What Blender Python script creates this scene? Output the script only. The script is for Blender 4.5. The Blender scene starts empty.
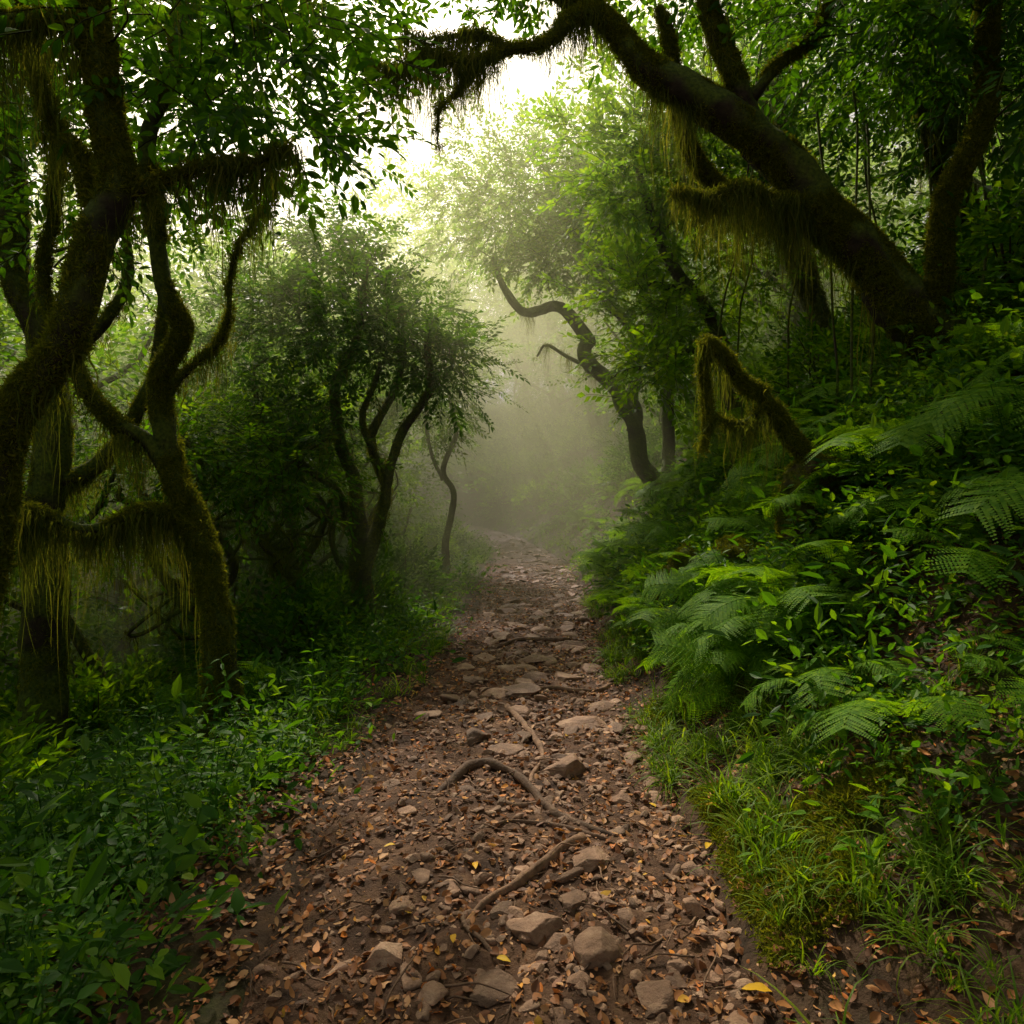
import bpy, bmesh, math, random
import numpy as np
from mathutils import Vector, Matrix
rng=np.random.default_rng(11); random.seed(5)
scene=bpy.context.scene
R3=lambda n:rng.normal(size=(n,3))
def nrm(a): return a/np.maximum(np.linalg.norm(a,axis=-1,keepdims=True),1e-9)
# ---------------------------------------------------------------- noise
def _h(i):
    i=i.astype(np.int64)
    n=(i[...,0]*73856093)^(i[...,1]*19349663)^(i[...,2]*83492791)
    n=(n^(n>>13))*1274126177 & 0x7fffffff
    n=(n^(n>>15))&0x7fffffff
    return (n%100003)/100003.0
def vn(p):
    p=np.asarray(p,float); i=np.floor(p); f=p-i; f=f*f*(3-2*f); r=0
    for dx in(0,1):
        for dy in(0,1):
            for dz in(0,1):
                w=(f[...,0] if dx else 1-f[...,0])*(f[...,1] if dy else 1-f[...,1])*(f[...,2] if dz else 1-f[...,2])
                r=r+w*_h(i+np.array([dx,dy,dz]))
    return r*2-1
def fbm(p,o=4):
    r=0;a=1;p=np.asarray(p,float)
    for k in range(o): r=r+a*vn(p*(2**k)+k*17.3); a*=.5
    return r/1.8
def n2(x,y,s,o=4,z=0.): return fbm(np.stack([np.asarray(x)*s,np.asarray(y)*s,np.zeros_like(x)+z],-1),o)
# ---------------------------------------------------------------- mesh helpers
class Acc:
    def __init__(s): s.V=[];s.F=[];s.n=0
    def add(s,V,F,m=0):
        V=np.asarray(V,float);F=np.asarray(F,int)
        s.V.append(V); s.F.append((F+s.n,m)); s.n+=len(V)
    def mesh(s,name,mats,smooth=True):
        me=bpy.data.meshes.new(name)
        V=np.concatenate(s.V)
        me.vertices.add(len(V)); me.vertices.foreach_set('co',V.astype(np.float32).ravel())
        loops=np.concatenate([f.ravel() for f,m in s.F])
        tot=np.concatenate([np.full(len(f),f.shape[1]) for f,m in s.F])
        mi=np.concatenate([np.full(len(f),m) for f,m in s.F])
        me.loops.add(len(loops)); me.loops.foreach_set('vertex_index',loops.astype(np.int32))
        me.polygons.add(len(tot))
        st=np.concatenate([[0],np.cumsum(tot)[:-1]])
        me.polygons.foreach_set('loop_start',st.astype(np.int32))
        me.polygons.foreach_set('loop_total',tot.astype(np.int32))
        me.polygons.foreach_set('material_index',mi.astype(np.int32))
        me.polygons.foreach_set('use_smooth',np.full(len(tot),smooth))
        for m in mats: me.materials.append(m)
        me.update(calc_edges=True)
        return me
def obj(name,me,parent=None,link=True):
    o=bpy.data.objects.new(name,me)
    if link: scene.collection.objects.link(o)
    if parent: o.parent=parent
    return o
def empty(name,loc=(0,0,0)):
    o=bpy.data.objects.new(name,None); o.empty_display_size=.2
    scene.collection.objects.link(o); return o
def basis(d,up):
    Y=nrm(d); X=nrm(np.cross(Y,up)); Z=np.cross(X,Y)
    return np.stack([X,Y,Z],-1)
def eul(R):
    return np.stack([np.arctan2(R[:,2,1],R[:,2,2]),np.arcsin(np.clip(-R[:,2,0],-1,1)),np.arctan2(R[:,1,0],R[:,0,0])],-1)
def stamp(acc,tV,tF,pos,R,s,m=0):
    n=len(pos); s=np.broadcast_to(np.asarray(s,float).reshape(-1,1,1) if np.ndim(s) else s,(n,1,1))
    V=np.einsum('nij,vj->nvi',R,tV)*s+pos[:,None,:]
    F=(tF[None]+np.arange(n)[:,None,None]*len(tV)).reshape(-1,tF.shape[1])
    acc.add(V.reshape(-1,3),F,m)
def resample(P,rad,step):
    P=np.asarray(P,float); rad=np.asarray(rad,float)
    Q=np.vstack([2*P[0]-P[1],P,2*P[-1]-P[-2]]); out=[];ro=[]
    for i in range(len(P)-1):
        a,b,c,d=Q[i:i+4]; k=max(2,int(np.linalg.norm(c-b)/step))
        for t in np.arange(k)/k:
            out.append(.5*((2*b)+(-a+c)*t+(2*a-5*b+4*c-d)*t*t+(-a+3*b-3*c+d)*t**3)); ro.append(rad[i]*(1-t)+rad[i+1]*t)
    out.append(P[-1]); ro.append(rad[-1])
    return np.array(out),np.array(ro)
def tube(acc,P,rad,seg=8,rough=0.,m=0):
    n=len(P); T=nrm(np.gradient(P,axis=0)); 
    N=np.zeros_like(P); up=np.array([.3,.2,1.]) if abs(T[0][2])<.9 else np.array([1.,.1,0])
    v=up-T[0]*np.dot(up,T[0]); N[0]=v/np.linalg.norm(v)
    for i in range(1,n):
        v=N[i-1]-T[i]*np.dot(N[i-1],T[i]); N[i]=v/max(np.linalg.norm(v),1e-6)
    B=np.cross(T,N); a=np.arange(seg)*2*math.pi/seg
    D=N[:,None]*np.cos(a)[None,:,None]+B[:,None]*np.sin(a)[None,:,None]
    V=P[:,None]+D*rad[:,None,None]
    if rough:
        k=1+rough*fbm(V/(.12+rad.mean()*1.1)*.9,3)+rough*.8*fbm(V*9,2)+rough*.5*np.cos(a*3+P[:,2:3]*1.3)*.5
        V=P[:,None]+D*(rad[:,None]*k)[...,None]
    V=V.reshape(-1,3); V=np.vstack([V,P[-1]+T[-1]*rad[-1]*.6])
    i=np.arange(n-1)[:,None]*seg; j=np.arange(seg)[None]; j2=(j+1)%seg
    F=np.stack([i+j,i+j2,i+seg+j2,i+seg+j],-1).reshape(-1,4)
    acc.add(V,F,m)
    b=acc.n-len(V); l=(n-1)*seg
    acc.F.append((np.array([[b+l+k,b+l+(k+1)%seg,b+len(V)-1] for k in range(seg)]),m))
# ---------------------------------------------------------------- materials
def newmat(name):
    m=bpy.data.materials.new(name); m.use_nodes=True; nt=m.node_tree; nt.nodes.clear()
    out=nt.nodes.new('ShaderNodeOutputMaterial'); return m,nt,out
def ramp(nt,cols):
    r=nt.nodes.new('ShaderNodeValToRGB'); e=r.color_ramp.elements
    while len(e)<len(cols): e.new(.5)
    for k,(p,c) in enumerate(cols): e[k].position=p; e[k].color=(*c,1)
    return r
def leafmat(name,cols,trans=.4,rough=.5,spec=.15,tb=(2.9,2.6,.42,1)):
    m,nt,out=newmat(name); N=nt.nodes.new; L=nt.links.new
    g=N('ShaderNodeNewGeometry'); o=N('ShaderNodeObjectInfo')
    a=N('ShaderNodeMath'); a.operation='ADD'; L(g.outputs['Random Per Island'],a.inputs[0]); L(o.outputs['Random'],a.inputs[1])
    f=N('ShaderNodeMath'); f.operation='FRACT'; L(a.outputs[0],f.inputs[0])
    r=ramp(nt,cols); L(f.outputs[0],r.inputs[0])
    p=N('ShaderNodeBsdfPrincipled'); p.inputs['Roughness'].default_value=rough; p.inputs['Specular IOR Level'].default_value=spec
    L(r.outputs[0],p.inputs['Base Color'])
    t=N('ShaderNodeBsdfTranslucent'); hs=N('ShaderNodeMixRGB'); hs.blend_type='MULTIPLY'; hs.inputs[0].default_value=1
    hs.inputs[2].default_value=tb; L(r.outputs[0],hs.inputs[1]); L(hs.outputs[0],t.inputs[0])
    mx=N('ShaderNodeMixShader'); mx.inputs[0].default_value=trans; L(p.outputs[0],mx.inputs[1]); L(t.outputs[0],mx.inputs[2]); L(mx.outputs[0],out.inputs[0])
    return m
def noisemat(name,cols,scale,bump=.3,bscale=None,rough=.85,detail=8,moss=None,dist=.02,spec=.3,mth=(.45,.6)):
    m,nt,out=newmat(name); N=nt.nodes.new; L=nt.links.new
    g=N('ShaderNodeNewGeometry'); P=g.outputs['Position']
    n=N('ShaderNodeTexNoise'); n.inputs['Scale'].default_value=scale; n.inputs['Detail'].default_value=detail; n.inputs['Roughness'].default_value=.65; L(P,n.inputs['Vector'])
    r=ramp(nt,cols); L(n.outputs['Fac'],r.inputs[0]); col=r.outputs[0]
    oi=N('ShaderNodeObjectInfo'); hv=N('ShaderNodeHueSaturation'); mr=N('ShaderNodeMapRange'); mr.inputs[3].default_value=.6; mr.inputs[4].default_value=1.35
    L(oi.outputs['Random'],mr.inputs[0]); L(mr.outputs[0],hv.inputs['Value']); L(col,hv.inputs['Color']); col=hv.outputs[0]
    if moss:
        n3=N('ShaderNodeTexNoise'); n3.inputs['Scale'].default_value=moss[2]; n3.inputs['Detail'].default_value=6; L(P,n3.inputs['Vector'])
        sx=N('ShaderNodeSeparateXYZ'); L(g.outputs['Normal'],sx.inputs[0])
        ad=N('ShaderNodeMath'); ad.operation='MULTIPLY_ADD'; ad.inputs[1].default_value=moss[3]; L(sx.outputs[2],ad.inputs[0]); L(n3.outputs['Fac'],ad.inputs[2])
        rr=N('ShaderNodeMapRange'); rr.inputs[1].default_value=mth[0]; rr.inputs[2].default_value=mth[1]; L(ad.outputs[0],rr.inputs[0])
        n4=N('ShaderNodeTexNoise'); n4.inputs['Scale'].default_value=40; L(P,n4.inputs['Vector'])
        r4=ramp(nt,[(.3,moss[0]),(.7,moss[1])]); L(n4.outputs['Fac'],r4.inputs[0])
        mx=N('ShaderNodeMixRGB'); L(rr.outputs[0],mx.inputs[0]); L(col,mx.inputs[1]); L(r4.outputs[0],mx.inputs[2]); col=mx.outputs[0]
    p=N('ShaderNodeBsdfPrincipled'); p.inputs['Roughness'].default_value=rough; p.inputs['Specular IOR Level'].default_value=spec; L(col,p.inputs['Base Color'])
    n2_=N('ShaderNodeTexNoise'); n2_.inputs['Scale'].default_value=bscale or scale*3; n2_.inputs['Detail'].default_value=8; n2_.inputs['Roughness'].default_value=.7; L(P,n2_.inputs['Vector'])
    b=N('ShaderNodeBump'); b.inputs['Strength'].default_value=bump; b.inputs['Distance'].default_value=dist; L(n2_.outputs['Fac'],b.inputs['Height']); L(b.outputs[0],p.inputs['Normal'])
    L(p.outputs[0],out.inputs[0]); return m
M_bark=noisemat('mossy_bark',[(.3,(.014,.010,.006)),(.7,(.06,.042,.026))],9,1.,26,moss=((.035,.06,.006),(.13,.165,.014),3,.25),dist=.04,mth=(.33,.52))
M_leaf=leafmat('tree_leaves',[(0,(.03,.09,.007)),(.5,(.06,.15,.008)),(1,(.12,.2,.012))],.56)
M_leafd=leafmat('laurel_leaves',[(0,(.02,.068,.008)),(.6,(.038,.105,.010)),(1,(.075,.155,.013))],.45)
M_leafb=leafmat('young_leaves',[(0,(.06,.14,.007)),(.5,(.095,.195,.009)),(1,(.16,.25,.013))],.6)
M_herb=leafmat('herb_leaves',[(0,(.024,.085,.009)),(.6,(.05,.14,.012)),(1,(.10,.2,.016))],.42)
M_fern=leafmat('fern_leaves',[(0,(.06,.15,.010)),(.6,(.10,.21,.014)),(1,(.15,.26,.018))],.42,.6,.08)
M_grass=leafmat('grass_blades',[(0,(.055,.13,.007)),(.6,(.105,.19,.010)),(1,(.175,.25,.018))],.45)
M_moss=leafmat('moss_fibres',[(0,(.06,.08,.006)),(.6,(.13,.15,.010)),(1,(.22,.21,.016))],.4,.8,.1,(1.8,1.7,.8,1))
M_strand=leafmat('hanging_moss',[(0,(.045,.065,.010)),(.6,(.10,.125,.018)),(1,(.17,.17,.028))],.5,.8,.1,(2.2,2.,.8,1))
M_dead=leafmat('dead_leaves',[(0,(.07,.03,.014)),(.3,(.19,.072,.027)),(.65,(.36,.15,.048)),(.88,(.46,.25,.11)),(.96,(.55,.15,.025)),(1,(.6,.35,.05))],.12,.6,.3,(1.3,1.2,1,1))
M_yel=leafmat('yellow_leaf_surface',[(0,(.65,.35,.015)),(1,(.65,.42,.03))],.2,tb=(1,1,1,1))
M_soil=noisemat('forest_soil',[(.3,(.018,.011,.006)),(.55,(.06,.032,.016)),(.75,(.13,.068,.03))],5,.8,20,moss=((.02,.035,.006),(.06,.09,.010),1.2,.0),dist=.04,mth=(.58,.72))
M_path=noisemat('path_dirt',[(.3,(.042,.018,.009)),(.5,(.155,.074,.037)),(.7,(.34,.18,.095))],7,1.,45,dist=.025,rough=.75)
M_rock=noisemat('stone',[(.25,(.10,.055,.034)),(.5,(.26,.15,.095)),(.75,(.45,.30,.2))],9,.9,40,rough=.58,dist=.015)
M_root=noisemat('root_bark',[(.3,(.07,.038,.022)),(.7,(.3,.175,.105))],18,.9,60,rough=.7,dist=.01)
M_mrock=noisemat('mossy_rock',[(.3,(.06,.04,.028)),(.7,(.18,.11,.075))],6,.8,25,moss=((.05,.075,.006),(.16,.18,.016),3,.5),dist=.03)
# ---------------------------------------------------------------- terrain
cy=np.array([-10,2,5,10,16,21,25,29,34,40,60,200.]); cx=np.array([0,-.05,0.02,.34,.42,.2,-.4,-1.6,-4,-8,-25,-120.])
def pc(y):
    y=np.asarray(y,float); return sum(np.interp(y+d,cy,cx) for d in(-1.5,-.75,0,.75,1.5))/5
def pw(y): return .84+.16*n2(np.asarray(y,float),np.asarray(y,float)*0,.7,3)
RU=[0,.25,.6,1,1.5,2.5,4,8,14,30,90]; RH=[0,.17,.45,.88,1.5,2.5,3.3,4.8,6,9,17]
LU=[0,.4,1,2,4,8,14,30,90]; LH=[0,.0,-.14,-.55,-1.4,-2.2,-1.8,1,9]
def hgt(x,y):
    x=np.asarray(x,float);y=np.asarray(y,float); c=pc(y);w=pw(y)
    u=x-c-w; v=c-w-x
    near=.62+.38*np.clip((y-1.8)/2.6,0,1)
    h=np.where(u>0,np.interp(u,RU,RH)*near,0)+np.where(v>0,np.interp(v,LU,LH),0)
    e=np.clip(np.maximum(u,v),0,3)/3
    h=h+e*.4*n2(x,y,.55,4)+np.clip(e*4,0,1)*.07*n2(x,y,3.,3)+np.where(u>0,np.clip(u*5,0,1)*.13*n2(x,y,2.2,3,5.),0)
    return h+np.clip((y-22)/10,0,3)*.35
def relief(x,y): return .045*n2(x,y,1.3,3)+.028*n2(x,y,6,3)+.014*n2(x,y,22,2)
def pathz(x,y): return hgt(x,y)+relief(x,y)+.01
def gz(x,y):
    ins=np.abs(np.asarray(x)-pc(y))<pw(y)+.05
    return np.where(ins,pathz(x,y),hgt(x,y))
def grid(xs,ys,zf):
    X,Y=np.meshgrid(xs,ys); Z=zf(X,Y); V=np.stack([X,Y,Z],-1).reshape(-1,3)
    nx,ny=len(xs),len(ys); i=np.arange(ny-1)[:,None]*nx+np.arange(nx-1)[None]
    return V,np.stack([i,i+1,i+nx+1,i+nx],-1).reshape(-1,4)
xs=np.concatenate([np.linspace(-160,-12,30)[:-1],np.arange(-12,-4,.3),np.arange(-4,5,.05),np.arange(5,12,.3),np.linspace(12,160,30)])
ys=np.concatenate([np.linspace(-60,-2,20)[:-1],np.arange(-2,14,.06),np.arange(14,36,.25),np.linspace(36,260,40)])
def tz(X,Y):
    h=hgt(X,Y); d=np.abs(X-pc(Y))-pw(Y)
    return h-.1*np.clip(-(d+.0)/.12,0,1)+np.clip(d*8,0,1)*(.02*n2(X,Y,9,2)+.012*n2(X,Y,20,2))
a=Acc(); a.add(*grid(xs,ys,tz)); obj('ground',a.mesh('ground',[M_soil]))
yy=np.concatenate([np.arange(.4,6,.02),np.arange(6,14,.05),np.arange(14,44,.15)]); tt=np.linspace(-1.16,1.16,110)
T_,Y_=np.meshgrid(tt,yy); W=pw(Y_); X_=pc(Y_)+T_*W
edge=np.clip((np.abs(T_)-.93)/.2,0,1)
Z_=pathz(X_,Y_)-edge*(.12+.35*np.clip(np.abs(T_)-1,0,1))
i=np.arange(len(yy)-1)[:,None]*len(tt)+np.arange(len(tt)-1)[None]
a=Acc(); a.add(np.stack([X_,Y_,Z_],-1).reshape(-1,3),np.stack([i,i+1,i+len(tt)+1,i+len(tt)],-1).reshape(-1,4)); obj('dirt_path',a.mesh('dirt_path',[M_path]))
# ---------------------------------------------------------------- templates
leafV=np.array([[0,0,0],[-.2,.28,.05],[-.19,.62,.05],[0,1,-.06],[.19,.62,.05],[.2,.28,.05]])
leafF=np.array([[0,3,2,1],[0,5,4,3]])
leafV4=np.array([[0,0,0],[-.23,.45,.04],[0,1,-.05],[.23,.45,.04]]); leafF4=np.array([[0,3,2,1]])
def leafhi(w=.26,curl=.25,fold=.06,n=7,wav=0.):
    V=[];F=[]
    for k in range(n+1):
        t=k/n; ww=w*math.sin(math.pi*t**.8)**.85 if 0<t<1 else .004
        z=-curl*t*t+.08*t; wz=wav*math.sin(t*14)
        V+=[[-ww,t,z+fold*ww/w+wz],[0,t,z],[ww,t,z+fold*ww/w-wz]]
    for k in range(n):
        b=3*k; F+=[[b,b+1,b+4,b+3],[b+1,b+2,b+5,b+4]]
    return np.array(V),np.array(F)
def coll(name,meshes):
    c=bpy.data.collections.new(name)
    for k,me in enumerate(meshes):
        c.objects.link(bpy.data.objects.new(f'{name}_{k}',me))
    return c
def sprig_acc(a,n=11,L=.32,s=.085,mi=1,O=np.zeros(3),Rm=np.eye(3),w=1.,lo=False):
    t=np.linspace(.12,1,n); sg=np.where(np.arange(n)%2,1,-1)
    pos=np.stack([0*t+.01*sg,t*L,-.25*L*t*t],-1)
    ang=np.where(np.arange(n)==n-1,0.,sg*rng.uniform(.6,1.15,n))
    d=np.stack([np.sin(ang),np.cos(ang),rng.uniform(-.55,.15,n)],-1)
    up=np.stack([rng.normal(0,.3,n),rng.normal(0,.3,n),np.ones(n)],-1)
    B=basis(d,up)
    pos=pos@Rm.T+O; B=np.einsum('ij,njk->nik',Rm,B)
    stamp(a,(leafV4 if lo else leafV)*np.array([w,1,1]),leafF4 if lo else leafF,pos,B,s*rng.uniform(.7,1.2,n),mi)
def sprigmesh(name,mat,**k):
    a=Acc(); P=np.array([[0,0,0],[0,.16,-.02],[0,.32,-.08]]); tube(a,P,np.array([.004,.003,.0015]),3)
    sprig_acc(a,**k); return a.mesh(name,[M_bark,mat],False)
C_sprig=coll('leaf_sprigs',[sprigmesh('sprig',M_leaf,n=k,lo=True) for k in(10,13,11)])
C_sprigd=coll('laurel_sprigs',[sprigmesh('sprigd',M_leafd,n=k,s=.09) for k in(10,13,11)])
C_sprigb=coll('young_sprigs',[sprigmesh('sprigb',M_leafb,n=k,s=.095,w=1.15,lo=True) for k in(10,13,11)])
def fern(nf=8,L=.7):
    a=Acc()
    for f in range(nf):
        az=f*2*math.pi/nf+rng.uniform(-.3,.3); l=L*rng.uniform(.7,1.1); n=20
        e0=rng.uniform(.75,1.2); t=np.linspace(0,1,n); el=e0-1.55*t**1.2
        st=l/n; r=np.cumsum(np.cos(el))*st; z=np.cumsum(np.sin(el))*st
        P=np.stack([r*math.cos(az),r*math.sin(az),z],-1); tube(a,P,np.linspace(.004,.001,n),4,m=0)
        T=nrm(np.gradient(P,axis=0)); side=np.array([-math.sin(az),math.cos(az),0])
        for k in range(3,n):
            pl=l*.30*math.sin(math.pi*min(1,(1-(k-2)/(n+1))**.8*.97))**.8
            for sg in(-1,1):
                d=nrm(side*sg+T[k]*.45-np.array([0,0,.12])+R3(1)[0]*.04); q=max(4,int(pl/.013)); tt=(np.arange(q)+.5)/q
                base=P[k]+d*(tt*pl)[:,None]+np.array([0,0,-.12*pl])*(tt**2)[:,None]
                ln=(.5*l/n)*1.1*(1-tt**1.6*.85)*min(1,pl/.08)+.002
                fw=nrm(T[k]-d*np.dot(T[k],d)); nn=np.cross(d,fw); nn=nn*(1 if nn[2]>0 else -1)
                for s2 in(-1,1):
                    dd=nrm(np.broadcast_to(fw*s2+d*.5,(q,3))); B=basis(dd,np.broadcast_to(nn,(q,3)))
                    stamp(a,np.array([[-.5,-.1,0],[-.4,.8,.0],[.1,1.1,-.03],[.5,.5,0]]),np.array([[0,1,2,3]]),base,B,ln,1)
    return a.mesh('fern',[M_fern,M_fern],False)
C_fern=coll('ferns',[fern(8,.65),fern(6,.75),fern(5,.6)])
def grass(n=34,L=.34):
    a=Acc()
    for b in range(n):
        az=rng.uniform(0,6.28);l=L*rng.uniform(.5,1.2);w=rng.uniform(.0025,.0055);e=rng.uniform(.8,1.5);t=np.linspace(0,1,6);el=e-rng.uniform(.9,2.4)*t**1.4
        r=np.cumsum(np.cos(el))*l/6;z=np.cumsum(np.sin(el))*l/6; o=rng.normal(0,.025,2)
        P=np.stack([r*math.cos(az)+o[0],r*math.sin(az)+o[1],z-.02],-1); s=np.array([-math.sin(az),math.cos(az),0]); ww=(w*(1-t**2)+.0004)[:,None]
        V=np.stack([P-s*ww,P+s*ww],1).reshape(-1,3); k=np.arange(5)*2
        a.add(V,np.stack([k,k+1,k+3,k+2],-1))
    return a.mesh('grass',[M_grass],True)
C_grass=coll('grass_tufts',[grass(),grass(40,.28),grass(26,.42)])
lh=leafhi(n=4)
def herb(n=5,H=.34,s=.1,w=1.):
    a=Acc()
    for st in range(3):
        az0=rng.uniform(0,6.28); hh=H*rng.uniform(.6,1.1); o=rng.normal(0,.07,2); P=np.array([[o[0],o[1],-.02],[o[0]*1.4,o[1]*1.4,hh*.5],[o[0]*2.2,o[1]*2.2,hh]])
        P2,r2=resample(P,[.004,.003,.002],.06); tube(a,P2,r2,4)
        for k in range(n):
            t=.25+.75*k/(n-1); c=P2[int(t*(len(P2)-1))]
            for q in(0,1):
                az=az0+k*1.57+q*3.14+rng.uniform(-.3,.3); d=np.array([[math.cos(az),math.sin(az),rng.uniform(0,.5)]])
                stamp(a,lh[0]*np.array([w,1,1]),lh[1],c[None],basis(d,np.array([[rng.normal(0,.25),rng.normal(0,.25),1]])),s*rng.uniform(.6,1.1)*(1.1-.35*t),0)
    return a.mesh('herb',[M_herb],True)
C_herb=coll('herbs',[herb(),herb(4,.26,.105),herb(7,.5,.095,.55),herb(5,.3,.07),herb(7,.42,.08,.5)])
def clump(n,R,H,s,mat,w=1.4):
    a=Acc(); p=R3(n)*np.array([R,R,0])*.5; p[:,2]=np.abs(rng.normal(0,1,n))*H*.6
    d=nrm(p*np.array([1,1,.3]))+R3(n)*.5; up=np.array([0,0,1])+R3(n)*.4
    stamp(a,leafV*np.array([w,1,1]),leafF,p,basis(d,up),s*rng.uniform(.6,1.3,n)); return a.mesh('clump',[mat],False)
C_clump=coll('groundcover',[clump(70,.3,.14,.042,M_herb),clump(60,.3,.2,.055,M_fern,1.),clump(90,.34,.12,.032,M_grass),clump(50,.3,.24,.08,M_leafd,.8)])
def bush(n,R,mat,s=.09):
    a=Acc()
    for k in range(9):
        e=nrm(R3(1))[0]*R*np.array([1,1,.8]); e[2]=abs(e[2])+.3
        P,r=resample([[0,0,-.1],e*.5+R3(1)[0]*.06,e],[.015,.01,.004],.12); tube(a,P,r,4)
    c=nrm(R3(n//9))*R*rng.uniform(.45,1,(n//9,1))**.6; c[:,2]=np.abs(c[:,2])*.95+.12
    for q in c:
        B=basis((q+R3(1)[0]*.3*R)[None],np.array([[0,0,1.]])+R3(1)*.3)[0]; sprig_acc(a,n=9,L=.3,s=s,mi=1,O=q,Rm=B,lo=True)
    return a.mesh('bush',[M_bark,mat],False)
C_bush=coll('shrubs',[bush(1000,.7,M_leafd),bush(900,.6,M_leafb,.1),bush(1100,.8,M_leaf,.09)])
def strand(n=16,L=.35):
    a=Acc()
    for b in range(n):
        l=L*rng.uniform(.25,1.2)*rng.uniform(.4,1); t=np.linspace(0,1,7); w=(rng.uniform(.0015,.0045)*(1-t*.85)*(1+.5*np.sin(t*20+b)))[:,None]
        ph=rng.uniform(0,6,2);A=.014
        o=rng.normal(0,.035,2); P=np.stack([o[0]+A*np.sin(t*7+ph[0]),o[1]+A*np.sin(t*6+ph[1]),-t*l],-1); az=rng.uniform(0,6.28); s=np.array([math.cos(az),math.sin(az),0])
        V=np.stack([P-s*w,P+s*w],1).reshape(-1,3);k=np.arange(6)*2; a.add(V,np.stack([k,k+1,k+3,k+2],-1))
    return a.mesh('strand',[M_strand],True)
C_strand=coll('moss_strand_tufts',[strand(),strand(12,.6),strand(20,.25)])
def mtuft(n=26,L=.03):
    a=Acc(); d=nrm(R3(n)); d[:,2]=np.abs(d[:,2])*.8; p=R3(n)*np.array([.02,.02,.004])
    stamp(a,np.array([[-.12,0,0],[-.1,.5,.04],[0,1,0],[.1,.5,.04]]),np.array([[0,1,2,3]]),p,basis(d,R3(n)),L*rng.uniform(.5,1.3,n)); return a.mesh('mtuft',[M_moss],False)
C_moss=coll('moss_tufts',[mtuft(),mtuft(30,.024),mtuft(20,.04)])
def deadleaf(k):
    V,F=leafhi(.2+.12*rng.random(),rng.uniform(-.35,.4),rng.uniform(-.1,.22),5,.03); V=V-np.array([0,.5,0]); a=Acc(); a.add(V,F); return a.mesh('deadleaf',[M_dead],True)
C_dead=coll('fallen_leaf_shapes',[deadleaf(k) for k in range(6)])
def ico(sub):
    bm=bmesh.new(); bmesh.ops.create_icosphere(bm,subdivisions=sub,radius=1); V=np.array([v.co[:] for v in bm.verts]);F=np.array([[v.index for v in f.verts] for f in bm.faces]); bm.free(); return V,F
ICO3=ico(5); ICO2=ico(3)
def rock(sub=ICO2,np_=12,amp=.07,lo=.42):
    V=sub[0].copy(); o=rng.uniform(0,50,3)
    for k in range(np_):
        n=nrm(R3(1))[0]; d=rng.uniform(lo,.85); q=np.maximum(0,V@n-d); V=V-q[:,None]*n*.97
    V=V*(1+amp*fbm(V*1.6+o,4)+.035*fbm(V*7+o,3))[:,None]; return V,sub[1]
def rockmesh(name,mat,sc=(1,1,.6),sub=ICO2,amp=.09,smooth=True):
    V,F=rock(sub,amp=amp); a=Acc(); a.add(V*np.array(sc),F); return a.mesh(name,[mat],smooth)
C_peb=coll('pebble_shapes',[rockmesh('pebble',M_rock,(1,rng.uniform(.55,.95),rng.uniform(.4,.75)),smooth=False) for k in range(8)])
C_flat=coll('embedded_stone_shapes',[rockmesh('slab',M_rock,(1,rng.uniform(.6,.9),.36),ICO2,.16) for k in range(7)])
def twigm():
    a=Acc(); P=np.array([[0,0,0],[.06,.01,.005],[.12,-.015,.01],[.2,.0,0]]); P[:,1:]+=rng.normal(0,.008,(4,2)); p,r=resample(P,[.004,.0035,.003,.0015],.03); tube(a,p,r,5); return a.mesh('twig',[M_root],True)
C_twig=coll('twig_shapes',[twigm() for k in range(4)])
# ---------------------------------------------------------------- instancer
_ng={}
def ngroup(c,real):
    if (c.name,real) in _ng: return _ng[c.name,real]
    g=bpy.data.node_groups.new('scatter_'+c.name,'GeometryNodeTree')
    g.interface.new_socket('Geometry',in_out='INPUT',socket_type='NodeSocketGeometry'); g.interface.new_socket('Geometry',in_out='OUTPUT',socket_type='NodeSocketGeometry')
    N=g.nodes.new; L=g.links.new
    gi=N('NodeGroupInput');go=N('NodeGroupOutput'); ci=N('GeometryNodeCollectionInfo'); ci.inputs['Collection'].default_value=c; ci.inputs['Separate Children'].default_value=True; ci.inputs['Reset Children'].default_value=True
    io=N('GeometryNodeInstanceOnPoints'); io.inputs['Pick Instance'].default_value=True
    def at(nm,ty):
        n=N('GeometryNodeInputNamedAttribute'); n.data_type=ty; n.inputs['Name'].default_value=nm; return n.outputs['Attribute']
    e=N('FunctionNodeEulerToRotation'); L(at('rot','FLOAT_VECTOR'),e.inputs[0]); L(e.outputs[0],io.inputs['Rotation'])
    L(at('scl','FLOAT_VECTOR'),io.inputs['Scale']); L(at('idx','INT'),io.inputs['Instance Index'])
    L(gi.outputs[0],io.inputs['Points']); L(ci.outputs[0],io.inputs['Instance'])
    if real:
        r=N('GeometryNodeRealizeInstances'); L(io.outputs[0],r.inputs[0]); L(r.outputs[0],go.inputs[0])
    else: L(io.outputs[0],go.inputs[0])
    _ng[c.name,real]=g; return g
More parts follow.
